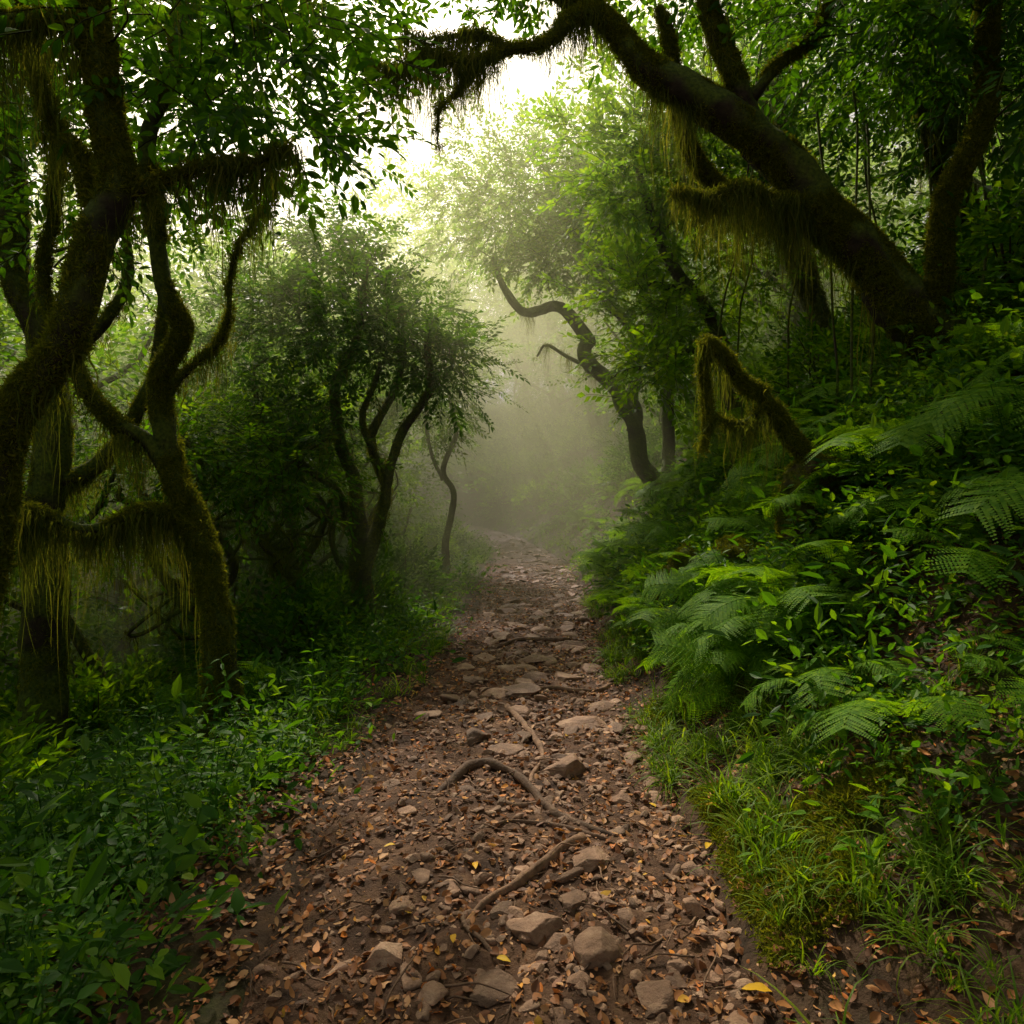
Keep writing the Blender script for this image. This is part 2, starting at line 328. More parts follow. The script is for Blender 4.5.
def scatter(name,c,pos,rot,scl,parent=None,real=False):
    n=len(pos); scl=np.asarray(scl,float)
    if scl.ndim<2: scl=np.repeat(np.broadcast_to(scl,(n,))[:,None],3,1)
    me=bpy.data.meshes.new(name); me.vertices.add(n); me.vertices.foreach_set('co',np.asarray(pos,np.float32).ravel())
    for nm,ty,dat in(('rot','FLOAT_VECTOR',rot),('scl','FLOAT_VECTOR',scl)):
        at=me.attributes.new(nm,ty,'POINT'); at.data.foreach_set('vector',np.asarray(dat,np.float32).ravel())
    at=me.attributes.new('idx','INT','POINT'); at.data.foreach_set('value',rng.integers(0,len(c.objects),n).astype(np.int32))
    o=obj(name,me,parent); md=o.modifiers.new('scatter','NODES'); md.node_group=ngroup(c,real); return o
def rz(n,tilt=.15): return np.stack([rng.normal(0,tilt,n),rng.normal(0,tilt,n),rng.uniform(0,6.283,n)],-1)
# ---------------------------------------------------------------- trees
class Tree:
    def __init__(s): s.w=Acc(); s.sk=[]; s.sr=[]; s.lp=[]; s.ld=[]; s.mp=[]; s.mt=[]; s.mr=[]
    def limb(s,P,rad,seg=12,rough=.16,step=.07,moss=True,wob=.0):
        P=np.asarray(P,float); rad=np.asarray(rad,float)
        if len(rad)==2 and len(P)>2: rad=np.linspace(rad[0],rad[1],len(P))
        p,r=resample(P,rad,step)
        if wob: p=p+wob*np.stack([vn(p*1.7+3),vn(p*1.7+33),vn(p*1.7+63)],-1)*np.clip(np.arange(len(p))/5,0,1)[:,None]
        tube(s.w,p,r,seg,rough); s.sk+=list(p); s.sr+=list(r)
        if moss: s.mp+=list(p); s.mr+=list(r); s.mt+=list(nrm(np.gradient(p,axis=0)))
        return p
    def reach(s,t,r1=.004):
        S=np.array(s.sk);R=np.array(s.sr); d=np.linalg.norm(S-t,axis=1)+np.maximum(0,S[:,2]-t[2])*.8+rng.uniform(0,.25,len(S)); k=int(np.argmin(d)); a=S[k]; l=np.linalg.norm(t-a)
        if l<.08:return
        r0=min(R[k]*.7,.006+.012*l); m1=a+(t-a)*.35+R3(1)[0]*l*.1+np.array([0,0,.06*l]); m2=a+(t-a)*.7+R3(1)[0]*l*.09
        p,r=resample([a,m1,m2,t],[r0,r0*.75,r0*.5,r1],max(.1,l/10)); tube(s.w,p,r,5 if r0<.03 else 7,.0); s.sk+=list(p[1:]);s.sr+=list(r[1:])
    def crown(s,c,rad,K,per,cr,shell=.5):
        c=np.asarray(c,float);rad=np.asarray(rad,float)
        D=nrm(R3(K)); T=c+D*rad*rng.uniform(shell,1,(K,1))
        T=T[np.argsort(np.linalg.norm(T-np.array(s.sk).mean(0),axis=1))]
        for t in T:
            s.reach(t); n=max(2,int(per*rng.uniform(.4,1.6))); q=t+R3(n)*cr*np.array([1,1,.6]); s.lp+=list(q)
            s.ld+=list((t-c)/np.linalg.norm(rad)*1.2+(q-t)/cr*.4+R3(n)*.35+np.array([0,0,.1]))
    def leaves(s):
        p=np.array(s.lp);d=np.array(s.ld); return p,basis(d,np.array([0,0,1.])+R3(len(p))*.35)
    def finish(s,name,C=None,scale=1.,strands=0,tufts=0,sl=1.):
        e=empty(name); obj('trunk_and_limbs',s.w.mesh('wood',[M_bark]),e)
        if len(s.lp) and C:
            p,B=s.leaves(); scatter('foliage',C,p,eul(B),scale*rng.uniform(.75,1.25,len(p)),e,True)
        if s.mp:
            mp=np.array(s.mp);mr=np.array(s.mr);mt=np.array(s.mt)
            if strands:
                w=(1-np.abs(mt[:,2]))**1.5+.04; k=rng.choice(len(mp),strands,p=w/w.sum()); p=mp[k]+R3(strands)*.03; p[:,2]-=mr[k]*.5
                patch=vn(p*2.2); ok=patch>-.35; p=p[ok]; n=len(p)
                scatter('hanging_moss',C_strand,p,rz(n,.08),np.stack([rng.uniform(.6,1.3,n)]*2+[sl*rng.uniform(.25,1.25,n)**1.3*(1+patch[ok])],-1),e,True)
            if tufts:
                w=mr+.01;k=rng.choice(len(mp),tufts,p=w/w.sum()); D=R3(tufts); D[:,2]=D[:,2]+.3; D=D-mt[k]*np.sum(D*mt[k],1,keepdims=True); D=nrm(D)
                p=mp[k]+D*mr[k][:,None]*.97+mt[k]*rng.uniform(-.05,.05,(tufts,1)); ok=vn(p*3.)>-.4; p=p[ok];D=D[ok];n=len(p)
                X=nrm(np.cross(D,R3(n)));Yv=np.cross(D,X); scatter('moss_cover',C_moss,p,eul(np.stack([X,Yv,D],-1)),rng.uniform(.6,1.3,n),e,True)
        return e
def g(x,y,dz=-.25): return [x,y,float(hgt(x,y))+dz]
t=Tree(); t.limb([g(-3.0,3.6),[-2.92,3.6,.3],[-2.8,3.6,1.25],[-2.6,3.6,1.85],[-2.36,3.6,2.3],[-2.12,3.6,2.85],[-2.05,3.6,3.1],[-2.15,3.58,3.5],[-2.12,3.55,3.9],[-2.06,3.55,4.4],[-1.9,3.7,5.6],[-1.6,3.9,6.4]],[.14,.11,.095,.09,.085,.09,.085,.07,.06,.055,.045,.03],14,.28,wob=.08)
t.limb([[-2.06,3.6,3.05],[-1.85,3.62,3.16],[-1.6,3.66,3.26],[-1.38,3.7,3.3],[-1.2,3.75,3.42]],[.03,.01],8,.2,wob=.05)
t.limb([[-2.12,3.55,3.85],[-2.35,3.5,3.95],[-2.7,3.45,3.92],[-3.2,3.4,4.1]],[.05,.025],9,.2,wob=.06)
t.limb([[-2.06,3.55,4.3],[-1.7,3.7,4.6],[-1.3,3.9,4.7],[-.9,4.1,4.6]],[.04,.01],8,.2,wob=.06)
t.limb([[-2.12,3.6,2.85],[-2.3,3.7,3.3],[-2.55,3.8,3.6],[-2.7,3.8,4.3]],[.045,.025],8,.2,wob=.06)
t.crown([-1.75,3.9,4.0],[.8,.6,.5],20,6,.17,.2); t.crown([-1.2,4.1,4.3],[.5,.6,.35],12,6,.15,.2); t.crown([-3.0,3.8,4.3],[.9,.8,.5],12,7,.2,.2)
t.finish('mossy_laurel_tree',C_sprigd,1.1,340,9000,1.35)
t=Tree(); t.limb([g(-2.05,5),[-2.12,5,.0],[-2.17,5,.62],[-2.39,5,1.57],[-2.54,5,2.2],[-2.47,5,2.7],[-2.6,5,3.04],[-2.65,5,3.7],[-2.58,5,4.4],[-2.3,5.2,6.2]],[.2,.13,.1,.085,.075,.065,.065,.06,.05,.04],13,.28,wob=.1)
t.limb([[-2.36,5,1.5],[-2.6,4.95,1.9],[-2.85,4.9,2.05],[-3.1,4.9,2.45],[-3.3,4.9,3.1],[-3.2,4.9,4.2]],[.065,.03],10,.2,wob=.07)
t.limb([[-2.2,5,1.1],[-2.5,4.85,1.42],[-2.9,4.8,1.3],[-3.3,4.7,1.42],[-3.8,4.6,1.3]],[.045,.02],9,.2,wob=.06)
t.limb([[-2.5,5,2.3],[-2.2,5.1,2.7],[-2.1,5.1,3.3],[-1.8,5.2,3.9]],[.028,.01],8,.2,wob=.06)
t.crown([-2.3,5.5,4.5],[1.2,1,.7],20,8,.22,.2); t.crown([-3.4,5.2,4.0],[.8,.8,.9],12,8,.22,.2); t.crown([-1.7,5.7,5.6],[.8,.6,.5],18,8,.2,.2)
t.finish('mossy_laurel_tree',C_sprigd,1.1,320,6500,1.3)
t=Tree(); t.limb([g(-4.1,6),[-4.1,6,1.2],[-4.0,6,2.4],[-4.25,6,3.3],[-4.4,6,4.2],[-4.2,6,7]],[.2,.16,.14,.13,.12,.07],13,.22,wob=.08)
t.limb([[-4.05,6,1.6],[-3.5,6.1,2.1],[-3.2,6.2,3.0],[-3.3,6.2,4.5]],[.08,.04],10,.2,wob=.08)
t.limb([[-4.0,6,2.6],[-3.6,6.2,3.4],[-3.6,6.4,4.6]],[.07,.03],9,.2,wob=.08)
t.crown([-4.0,6.4,5.2],[1.6,1.3,1.4],38,10,.3,.3)
t.finish('laurel_tree',C_sprigd,1.15,160,2000)
t=Tree(); b=g(-1.87,9)
t.limb([b,[-1.95,9,.9],[-2.13,9,1.75],[-2.27,9,2.8],[-2.0,9,3.7],[-1.9,9,4.6]],[.18,.11,.09,.07,.05,.03],11,.2,wob=.15)
t.limb([b,[-1.8,8.9,.9],[-1.65,8.9,1.55],[-1.48,8.9,2.4],[-1.08,8.9,3.2],[-.9,8.8,3.8]],[.15,.09,.075,.06,.045,.03],11,.2,wob=.15)
t.limb([[-1.95,9,.8],[-2.3,8.9,1.6],[-2.75,8.8,2.0],[-3.1,8.8,2.2],[-3.3,8.8,3.2]],[.07,.03],9,.2,wob=.15)
t.limb([[-2.0,9.1,.3],[-1.75,9.2,1.4],[-1.9,9.2,2.3],[-1.55,9.3,3.3],[-1.6,9.3,4.2]],[.08,.04],9,.2,wob=.15)
t.limb([[-1.6,8.9,1.8],[-1.95,8.9,2.5],[-1.7,8.8,3.3]],[.05,.03],8,.2,wob=.09)
t.limb([[-2.05,9,1.3],[-2.5,9,1.3],[-3.0,9,1.65],[-3.4,9,1.5]],[.05,.02],8,.2,wob=.12)
t.crown([-1.95,9.1,3.7],[1.15,1.1,.8],56,14,.25,.35); t.crown([-1.1,9,3.3],[.7,.8,.5],18,11,.2,.2); t.crown([-2.4,9.3,4.9],[1.0,.9,.55],26,11,.24,.2); t.crown([-3.4,9.2,3.7],[1.2,1,1.0],38,12,.28,.3); t.crown([-2.7,8.9,2.6],[.9,.8,.5],22,9,.2,.2)
t.finish('multi_stemmed_laurel_tree',C_sprigd,.95,160,1200)
t=Tree(); t.limb([g(-1.4,14),[-1.32,14,.8],[-1.25,14,1.5],[-1.45,14,2.1],[-1.2,14,2.9],[-1.3,14,3.8],[-1.5,14,5.2]],[.1,.07,.065,.06,.05,.04,.02],9,.15,wob=.1)
t.limb([[-1.42,14,1.9],[-1.7,14,2.6],[-1.8,14,3.4]],[.04,.03],8,.15,wob=.1)
t.crown([-1.8,14.2,4.2],[1.4,1.2,1.6],70,12,.28,.3); t.finish('slender_laurel_tree',C_sprig,1.1)
t=Tree(); t.limb([[4.3,5.2,1.6],[3.95,5.3,2.1],[3.45,5.4,2.65],[2.88,5.5,3.27],[2.32,5.5,3.98],[1.84,5.5,4.45],[1.43,5.5,4.84],[1.03,5.5,5.14],[.63,5.5,5.38],[.3,5.5,5.75],[0,5.6,6.5],[-.1,5.8,7.2]],[.34,.26,.21,.185,.165,.145,.125,.105,.09,.08,.06,.04],18,.35,wob=.18)
t.limb([[.66,5.5,5.38],[.4,5.45,5.3],[.2,5.4,5.12],[-.1,5.35,5.02],[-.32,5.3,4.82],[-.6,5.3,4.86],[-.85,5.3,4.76],[-1.05,5.3,4.85]],[.065,.05,.04,.032,.025,.016,.01,.005],10,.25,wob=.09)
t.limb([[-.3,5.3,4.85],[-.42,5.3,4.6],[-.55,5.3,4.48],[-.58,5.3,4.28]],[.02,.006],8,.2,wob=.05)
t.limb([[-.05,5.35,5.02],[-.35,5.3,5.12],[-.6,5.3,5.05],[-.8,5.3,5.1]],[.02,.006],8,.2,wob=.05)
t.limb([[1.95,5.5,4.4],[1.7,5.45,4.95],[1.5,5.4,5.6],[1.45,5.4,6.5]],[.09,.05],11,.2,wob=.07)
t.limb([[2.25,5.5,4.05],[1.95,5.7,3.95],[1.6,5.75,4.2],[1.35,5.8,4.9],[1.2,5.8,5.6]],[.08,.04],10,.2,wob=.1)
t.limb([[1.75,5.5,4.5],[2.05,5.4,4.9],[2.3,5.35,5.1],[2.45,5.3,5.6]],[.05,.03],9,.2,wob=.06)
t.limb([[2.45,5.5,3.85],[2.0,5.3,3.8],[1.7,5.2,3.86],[1.45,5.15,3.74],[1.25,5.1,3.78]],[.05,.04,.035,.025,.015],9,.25,wob=.05)
t.limb([[3.3,5.4,2.9],[3.2,5.1,3.7],[3.5,5.0,4.6],[3.4,5,6]],[.09,.05],10,.2,wob=.07)
t.crown([2.9,5.2,5.4],[1.1,1,.7],26,10,.26,.3); t.crown([3.8,5,5.2],[1.2,1.2,1.2],30,11,.28,.3); t.crown([1.8,5.6,6.0],[.8,.8,.4],12,9,.22,.3); t.crown([.2,6.1,6.2],[1.2,.6,.35],20,7,.2,.3)
t.finish('leaning_mossy_tree',C_sprigd,1.05,1000,19000,1.35)
t=Tree(); t.limb([[2.7,5.0,1.2],[2.3,5.0,1.72],[2.0,5,2.0],[1.8,4.95,2.22],[1.66,4.95,2.28],[1.5,4.9,2.5],[1.38,4.9,2.6]],[.075,.06,.05,.045,.04,.035,.03],12,.35,wob=.08)
t.limb([[1.4,4.9,2.58],[1.36,4.9,2.45],[1.38,4.9,2.3],[1.4,4.9,2.05],[1.38,4.9,1.9]],[.028,.025,.022,.022,.01],9,.3,wob=.04)
t.limb([[1.85,4.95,2.2],[1.65,4.9,2.05],[1.45,4.85,2.08]],[.02,.01],7,.2,wob=.04)
t.finish('broken_mossy_branch',None,1,70,2400)
for (x,y,r,lean) in((4.5,7,.17,-.3),(5.3,6.2,.2,.2),(3.7,8.6,.14,-.5),(4.8,4.3,.15,.3)):
    t=Tree(); z0=float(hgt(x,y)); t.limb([g(x,y),[x+.1,y,z0+1.2],[x-.1+lean*.3,y,z0+2.4],[x+lean*.7,y+.1,z0+3.8],[x+lean,y,z0+6]],[r*1.3,r,r*.9,r*.8,r*.4],12,.22,wob=.12)
    t.limb([[x,y,z0+1.5],[x-.5,y-.2,z0+2.3],[x-.7,y-.3,z0+3.4],[x-.5,y-.2,z0+4.6]],[r*.5,r*.2],9,.2,wob=.09)
    t.crown([x+lean*.5-.3,y,z0+3.6],[1.4,1.2,1.4],40,11,.3,.3); t.crown([x,y,z0+2.2],[1,.9,.7],14,8,.25,.3)
    t.finish('mossy_laurel_tree',C_sprigd,1.1,200,1500,1.3)
for (x,y,r,H) in((-3.1,7.4,.05,3.4),(-3.7,8.3,.07,4.0),(-2.9,10.3,.06,4),(-4.4,8.8,.06,4),(-3.5,11.5,.08,4.5),(-5.1,7.6,.06,3.8),(-2.6,11.8,.05,3.8),(-4.9,10.6,.08,4.5),(-2.7,7.9,.045,3.)):
    t=Tree(); z0=float(hgt(x,y)); P=[g(x,y)]; lx=rng.uniform(-1.3,1.0); ph=rng.uniform(0,6)
    for k in range(1,8): P.append([x+lx*k/7+.28*math.sin(k*1.3+ph),y+.25*math.cos(k*1.1+ph),z0+H*k/7])
    p=t.limb(P,[r*1.4,r*.4],9,.2,wob=.15)
    for k in range(6):
        i=int(len(p)*rng.uniform(.15,.8)); az=rng.uniform(0,6.28); d=np.array([math.cos(az),math.sin(az)*.6,.35]); l=rng.uniform(.7,1.5)
        t.limb([p[i],p[i]+d*l*.4+R3(1)[0]*.18,p[i]+d*l*.75+R3(1)[0]*.2,p[i]+d*l+R3(1)[0]*.15+np.array([0,0,.3])],[r*.5,r*.15],7,.2,wob=.12)
    t.crown([x+lx*.7,y,z0+H*.85],[.9,.8,.8],22,10,.24,.3); t.finish('twisted_laurel_sapling',C_sprigb if y>10 else C_sprig,1.0,80,350)
a=Acc()
for k in range(16):
    x=rng.uniform(2.4,5);y=rng.uniform(4.8,7.5);z1=rng.uniform(4.5,6.5);z0=float(hgt(x,y)); s=rng.normal(0,.3)
    p,r=resample([[x,y,z1],[x+s*.5,y,z1*.6+z0*.4],[x+s,y+.1,z1*.3+z0*.7],[x+s*.6,y,z0-.05]],[.012,.01,.012,.01],.12); p=p+.05*np.stack([vn(p*2),vn(p*2+9),vn(p*2+5)*0],-1); tube(a,p,r,5)
obj('hanging_lianas',a.mesh('lianas',[M_bark]))
t=Tree(); z0=float(hgt(3.3,9.2)); t.limb([g(3.3,9.2),[3.0,9.2,z0+.8],[2.7,9.2,z0+1.6],[2.2,9.1,z0+2.2],[1.8,9,z0+3.0],[1.6,9,z0+4.]],[.15,.12,.1,.08,.06,.03],11,.2,wob=.1)
t.limb([[2.7,9.2,z0+1.3],[2.0,9,z0+1.1],[1.5,8.8,z0+1.],[1.2,8.7,z0+.8]],[.05,.015],8,.15,wob=.08)
t.limb([[2.4,9.1,z0+2],[1.7,8.9,z0+2.1],[1.2,8.8,z0+2.2]],[.05,.02],8,.15,wob=.08)
t.crown([1.75,9,5.9],[1.0,1,1.4],60,11,.22,.25); t.crown([1.9,8.8,4.0],[1.0,.9,.8],34,9,.2,.2); t.crown([2.9,9,5.6],[1.3,1.1,1.8],44,11,.26,.3); t.crown([1.6,8,3.0],[.7,.8,.45],18,7,.18,.2)
t.finish('young_beech_tree',C_sprigb,1.0,0,0)
t=Tree(); b=g(2.7,13)
t.limb([b,[2.5,13,2.0],[2.2,13,3.1],[1.67,13,3.97],[1.15,13,4.85],[.75,13,5.15],[.34,13,5.0],[.0,13,5.3],[-.2,13,5.9]],[.2,.17,.15,.14,.12,.1,.09,.07,.04],12,.2,wob=.2)
t.limb([[2.3,13,2.8],[2.4,13,4.2],[1.9,13,5.2],[1.4,13,6.1],[1.0,13,7]],[.13,.05],11,.2,wob=.2)
t.limb([b,[3,13,2.4],[3.0,13,4],[2.6,13,5.6],[2.8,13,7]],[.15,.05],11,.2,wob=.2)
t.limb([[1.67,13,3.97],[1.2,13,4.1],[.7,13,4.4],[.5,13,4.2]],[.05,.02],8,.2,wob=.1)
t.crown([.2,13,7.2],[2.0,1.6,1.4],72,13,.34,.35); t.crown([2.3,13,7],[1.9,1.6,1.8],60,14,.34,.35); t.crown([1.3,12.5,5.9],[1.0,1,.5],20,12,.25,.2); t.crown([3.2,12.5,4.6],[1.4,1,1.3],40,12,.3,.2)
t.finish('arching_laurel_tree',C_sprig,1.3,80,0)
def ftree(H,mat,lean,s=.1):
    t=Tree(); P=[[0,0,-.3]]; x=y=0
    for k in range(1,7):
        x+=rng.normal(lean*.25,.25);y+=rng.normal(0,.22);P.append([x,y,H*.75*k/6])
    p=t.limb(P,[.17,.03],8,.15,.3,wob=.2)
    for k in range(7):
        i=int(len(p)*rng.uniform(.15,.85)); az=rng.uniform(0,6.28);l=H*rng.uniform(.18,.3); d=np.array([math.cos(az),math.sin(az),.6])
        t.limb([p[i],p[i]+d*l*.4+R3(1)[0]*.15,p[i]+d*l*.75+R3(1)[0]*.2,p[i]+d*l+R3(1)[0]*.2+np.array([0,0,.3])],[.06,.02],6,.1,.3)
    t.crown([x*.6,y*.6,H*.66],[H*.26,H*.26,H*.32],60,13,H*.04,.35); t.crown([x*.2,y*.2,H*.27],[H*.25,H*.25,H*.2],30,11,H*.04,.3)
    q,B=t.leaves()
    for k in range(len(q)): sprig_acc(t.w,n=8,L=.38,s=s*1.1,mi=1,O=q[k],Rm=B[k],w=1.15,lo=True)
    return t.w.mesh('forest_tree',[M_bark,mat],False)
C_ft=coll('forest_tree_shapes',[ftree(7,M_leaf,.6,.11),ftree(8,M_leaf,-.5,.12),ftree(6.5,M_leafb,.3,.11),ftree(9,M_leaf,0,.12),ftree(7.5,M_leafb,.2,.12)])
near=[(-4.4,12.8,1),(-3.4,16.2,1.),(-6.4,9.4,1),(-7.5,12.5,1),(-6.4,17.5,1.3),(4.0,17.5,1.1),(5.3,12.5,1),(6.6,9.6,1),(5.2,22,1.4),(-7.4,6.2,1),(7.2,6.5,1),(-6.2,3.0,1),(6.8,3.6,1),(-7.6,22,1.6),(-6.6,28,1.9),(3.9,28,1.6),(2.6,36,1.5),(-10,24,1.7),(6.2,34,1.7),(-2.4,48,2.2),(-9,35,1.9),(-12,19,1.5),(-4.6,22.5,1.35),(.2,43,1.5),(-3.2,41,1.3),(3.4,45,2.),(-5.5,46,2.)]
pos=[(a_,b_) for a_,b_,c_ in near]; sc=[c_ for a_,b_,c_ in near]
for k in range(2500):
    y=rng.uniform(3,60); x=rng.uniform(-22,22); d=abs(x-float(pc(y)))
    if y<30 and d<7.5: continue
    if d<4 or (y<46 and abs(x)<5): continue
    md=3.6 if y<30 else 4.5
    if all((x-p[0])**2+(y-p[1])**2>md*md for p in pos): pos.append((x,y)); sc.append(rng.uniform(.9,1.15)*(1.35 if y>24 else 1))
pos=np.array(pos); n=len(pos); print('forest',n)
scatter('forest_trees',C_ft,np.column_stack([pos,hgt(pos[:,0],pos[:,1])]),rz(n,.06),np.array(sc))
def area(n,x0,x1,y0,y1,dmin,dmax=99,side=0):
    x=rng.uniform(x0,x1,n);y=rng.uniform(y0,y1,n); u=x-pc(y); d=np.abs(u)-pw(y); ok=(d>dmin)&(d<dmax)
    if side: ok&=(u*side>0)
    x=x[ok];y=y[ok]; return np.column_stack([x,y,gz(x,y)])
p=np.concatenate([area(120,-8,-1,7,16,1.5),area(130,1,8,7,16,2.0),area(230,-12,10,16,30,1.1),area(240,-7,8,27,40,.8),area(200,-9,10,38,54,.8),area(20,-7,-3,2.5,6,2.8),area(34,3,7,2,7,3.0)])
scatter('forest_shrubs',C_bush,p,rz(len(p),.1),rng.uniform(.5,1.3,len(p))*np.where(p[:,1]>30,1.35,1))
# ---------------------------------------------------------------- undergrowth
q=np.concatenate([area(1150,-5,-.5,1.6,9,.3,3.2),area(2500,-6,6,9,34,.12,3),area(2900,.5,5.5,3.6,12,.4,3.8),area(420,.5,4.5,2.2,4.2,.6,3.)]); q=q[n2(q[:,0],q[:,1],.9,2)>-.3]
scatter('groundcover_plants',C_clump,q,rz(len(q),.3),rng.uniform(.55,1.5,len(q)),None,True)
q=np.concatenate([area(850,-5,-.6,1.7,8,.35,3.2),area(300,-5,-.5,8,16,.2,2),area(420,1,5,3.2,10,.8,3.5),area(60,1,3,2.0,3.4,.5,2)]); q=q[n2(q[:,0]+9,q[:,1],.8,2)>-.2]
scatter('herb_plants',C_herb,q,rz(len(q),.25),rng.uniform(.4,1.3,len(q)),None,True)
q=np.concatenate([area(380,1,5,4.0,12,.4,3.6,1),area(110,1,5,12,24,.3,2.5,1),area(50,-5,-2,4,12,1.2,3)])
scatter('fern_undergrowth',C_fern,q,rz(len(q),.3),.4+.85*rng.random(len(q))**1.3)
q=np.concatenate([area(1000,.7,2.6,3.0,11,-.06,.7,1),area(150,.7,2.8,1.6,3.4,.1,1.2,1),area(420,-2.5,-.7,4,14,.0,.7,-1),area(700,-3,3,12,30,-.02,.6)]); q=q[n2(q[:,0]+3,q[:,1],1.6,2)>-.2]
scatter('grass',C_grass,q,rz(len(q),.2),rng.uniform(.35,1.,len(q)),None,True)
for (x,y,s) in((2.15,3.2,1.1),(1.6,2.75,.75),(2.0,3.9,1.),(1.45,4.6,.85),(2.5,4.4,1.1),(1.3,5.6,.9),(2.6,2.9,1.2),(1.6,3.4,.75),(1.25,6.6,.9),(1.9,2.5,.7),(1.4,4.0,.65),(1.7,4.2,.85),(2.9,3.6,1.1),(1.8,5.3,1.)):
    e=obj('fern',random.choice(C_fern.objects[:]).data); e.location=(x,y,float(hgt(x,y))+.08); e.scale=(s,)*3; e.rotation_euler=(.15,-.25,random.uniform(0,6))
def carpet(n,x0,x1,y0,y1,dmin,dmax,th):
    q=area(n,x0,x1,y0,y1,dmin,dmax,1); return q[n2(q[:,0],q[:,1],2.2,3,5.)>th]
q=np.concatenate([carpet(60000,.7,2.4,1.6,6.5,.05,.9,.2),carpet(12000,1.,3.2,3.5,8,.6,1.8,.3)])
n=len(q); e_=.03; gx=(hgt(q[:,0]+e_,q[:,1])-hgt(q[:,0]-e_,q[:,1]))/(2*e_); gy=(hgt(q[:,0],q[:,1]+e_)-hgt(q[:,0],q[:,1]-e_))/(2*e_)
D=nrm(np.stack([-gx,-gy,np.ones(n)],-1)+R3(n)*.2); X=nrm(np.cross(D,R3(n))); q[:,2]=tz(q[:,0],q[:,1])
scatter('bank_moss',C_moss,q,eul(np.stack([X,np.cross(D,X),D],-1)),rng.uniform(.5,1.15,n))
for (x,y,s) in((2.2,5.0,(.25,.25,.5)),(1.85,5.3,(.3,.25,.3)),(1.6,6.2,(.3,.3,.4))):
    V,F=rock(ICO3,14,.15); V=V*np.array(s)+np.array([x,y,float(hgt(x,y))+.2]); a=Acc();a.add(V,F); e=empty('mossy_boulder'); obj('rock',a.mesh('boulder',[M_mrock]),e)
    c=np.array([x,y,float(hgt(x,y))]); k=rng.integers(0,len(V),900); D=nrm((V[k]-c)); P=V[k]; X=nrm(np.cross(D,R3(900))); scatter('moss_tufts',C_moss,P,eul(np.stack([X,np.cross(D,X),D],-1)),rng.uniform(.5,1.1,900),e,True)
# ---------------------------------------------------------------- path details
for (x,y,r,fl) in((-.21,4.18,.09,.85),(.30,3.75,.16,.4),(.46,4.5,.18,.3),(.08,2.34,.105,.6),(.31,2.24,.1,.65),(-.42,2.22,.085,.75),(-.07,2.08,.08,.5),(.233,2.53,.07,.5),(-.127,2.7,.055,.6),(.66,2.47,.065,.6),(.316,2.8,.1,.4),(.43,2.03,.07,.5),(-.36,2.66,.06,.5),(-.56,4.65,.1,.35),(-.05,3.95,.13,.3),(.2,2.1,.045,.6),(.05,2.75,.05,.5),(-.02,2.45,.06,.5),(.55,3.4,.08,.4),(.05,5.2,.16,.35),(.45,5.6,.17,.3),(-.3,5.5,.12,.4),(.2,6.3,.2,.3),(.6,6.8,.16,.35),(-.1,7.3,.18,.3),(-.25,2.05,.06,.5),(.55,2.2,.05,.6),(.1,6.0,.12,.4)):
    V,F=rock(ICO3,14,.12); V=V*np.array([r*1.08,r*rng.uniform(.75,1.),r*fl]); an=rng.uniform(-.6,.6); c,s_=math.cos(an),math.sin(an); V=V@np.array([[c,-s_,0],[s_,c,0],[0,0,1]]).T
    a=Acc(); a.add(V,F); o=obj('stone',a.mesh('stone',[M_rock])); o.location=(x,y,float(pathz(x,y))+r*fl*.2)
def proot(pts,r0,r1):
    pts=np.array(pts,float); P=[]
    for k,(x,y,h) in enumerate(pts): P.append([x,y,float(pathz(x,y))+h])
    p,r=resample(P,np.linspace(r0,r1,len(P)),.012); p=p+.014*np.stack([vn(p*11),vn(p*11+9),vn(p*11+19)*.6],-1); a=Acc(); tube(a,p,r,12,.5); obj('tree_root',a.mesh('root',[M_root]))
proot([(-.38,3.5,-.03),(-.31,3.6,.01),(-.18,3.74,.02),(-.01,3.63,.015),(.115,3.41,.012),(.18,3.25,.006),(.36,3.09,.0),(.5,3.0,-.03)],.03,.014)
proot([(-.05,4.9,-.03),(-.03,4.76,.01),(.10,4.36,.012),(.18,3.94,.012),(.10,3.6,.0),(.08,3.5,-.03)],.022,.015)
proot([(-.17,2.46,-.02),(-.1,2.53,.008),(.01,2.64,.012),(.13,2.78,.012),(.25,2.94,.01),(.3,3.02,-.02)],.016,.028)
proot([(-.1,3.05,-.01),(-.05,3.09,.005),(.15,3.12,.01),(.35,3.03,.005),(.45,2.98,-.02)],.008,.011)
proot([(-.22,2.5,-.01),(-.19,2.44,.01),(-.09,2.28,.01),(-.05,2.2,-.01)],.009,.007)
proot([(.16,3.35,-.01),(.0,3.3,.008),(-.12,3.42,.008),(-.28,3.45,-.01)],.014,.007)
proot([(.9,5.6,-.03),(.6,5.3,.01),(.3,5.35,.012),(-.1,5.1,.0),(-.4,5.2,-.03)],.02,.01)
proot([(.8,7.4,-.03),(.5,7.1,.015),(.1,7.15,.012),(-.3,6.9,-.03)],.025,.014)
def onpath(n,y0,y1,t0=-1,t1=1,pw_=1.6):
    y=y0+(y1-y0)*rng.random(n)**pw_; t=rng.uniform(t0,t1,n); x=pc(y)+t*pw(y); return x,y,t
x,y,t_=onpath(10000,1.2,13); k=(n2(x,y,1.4,2)+.45*t_+.25)>rng.uniform(-.55,.5,len(x)); x,y=x[k],y[k]; s=.006+.036*rng.random(len(x))**3.2
scatter('pebbles',C_peb,np.column_stack([x,y,pathz(x,y)+s*.1]),rz(len(x),.25),s)
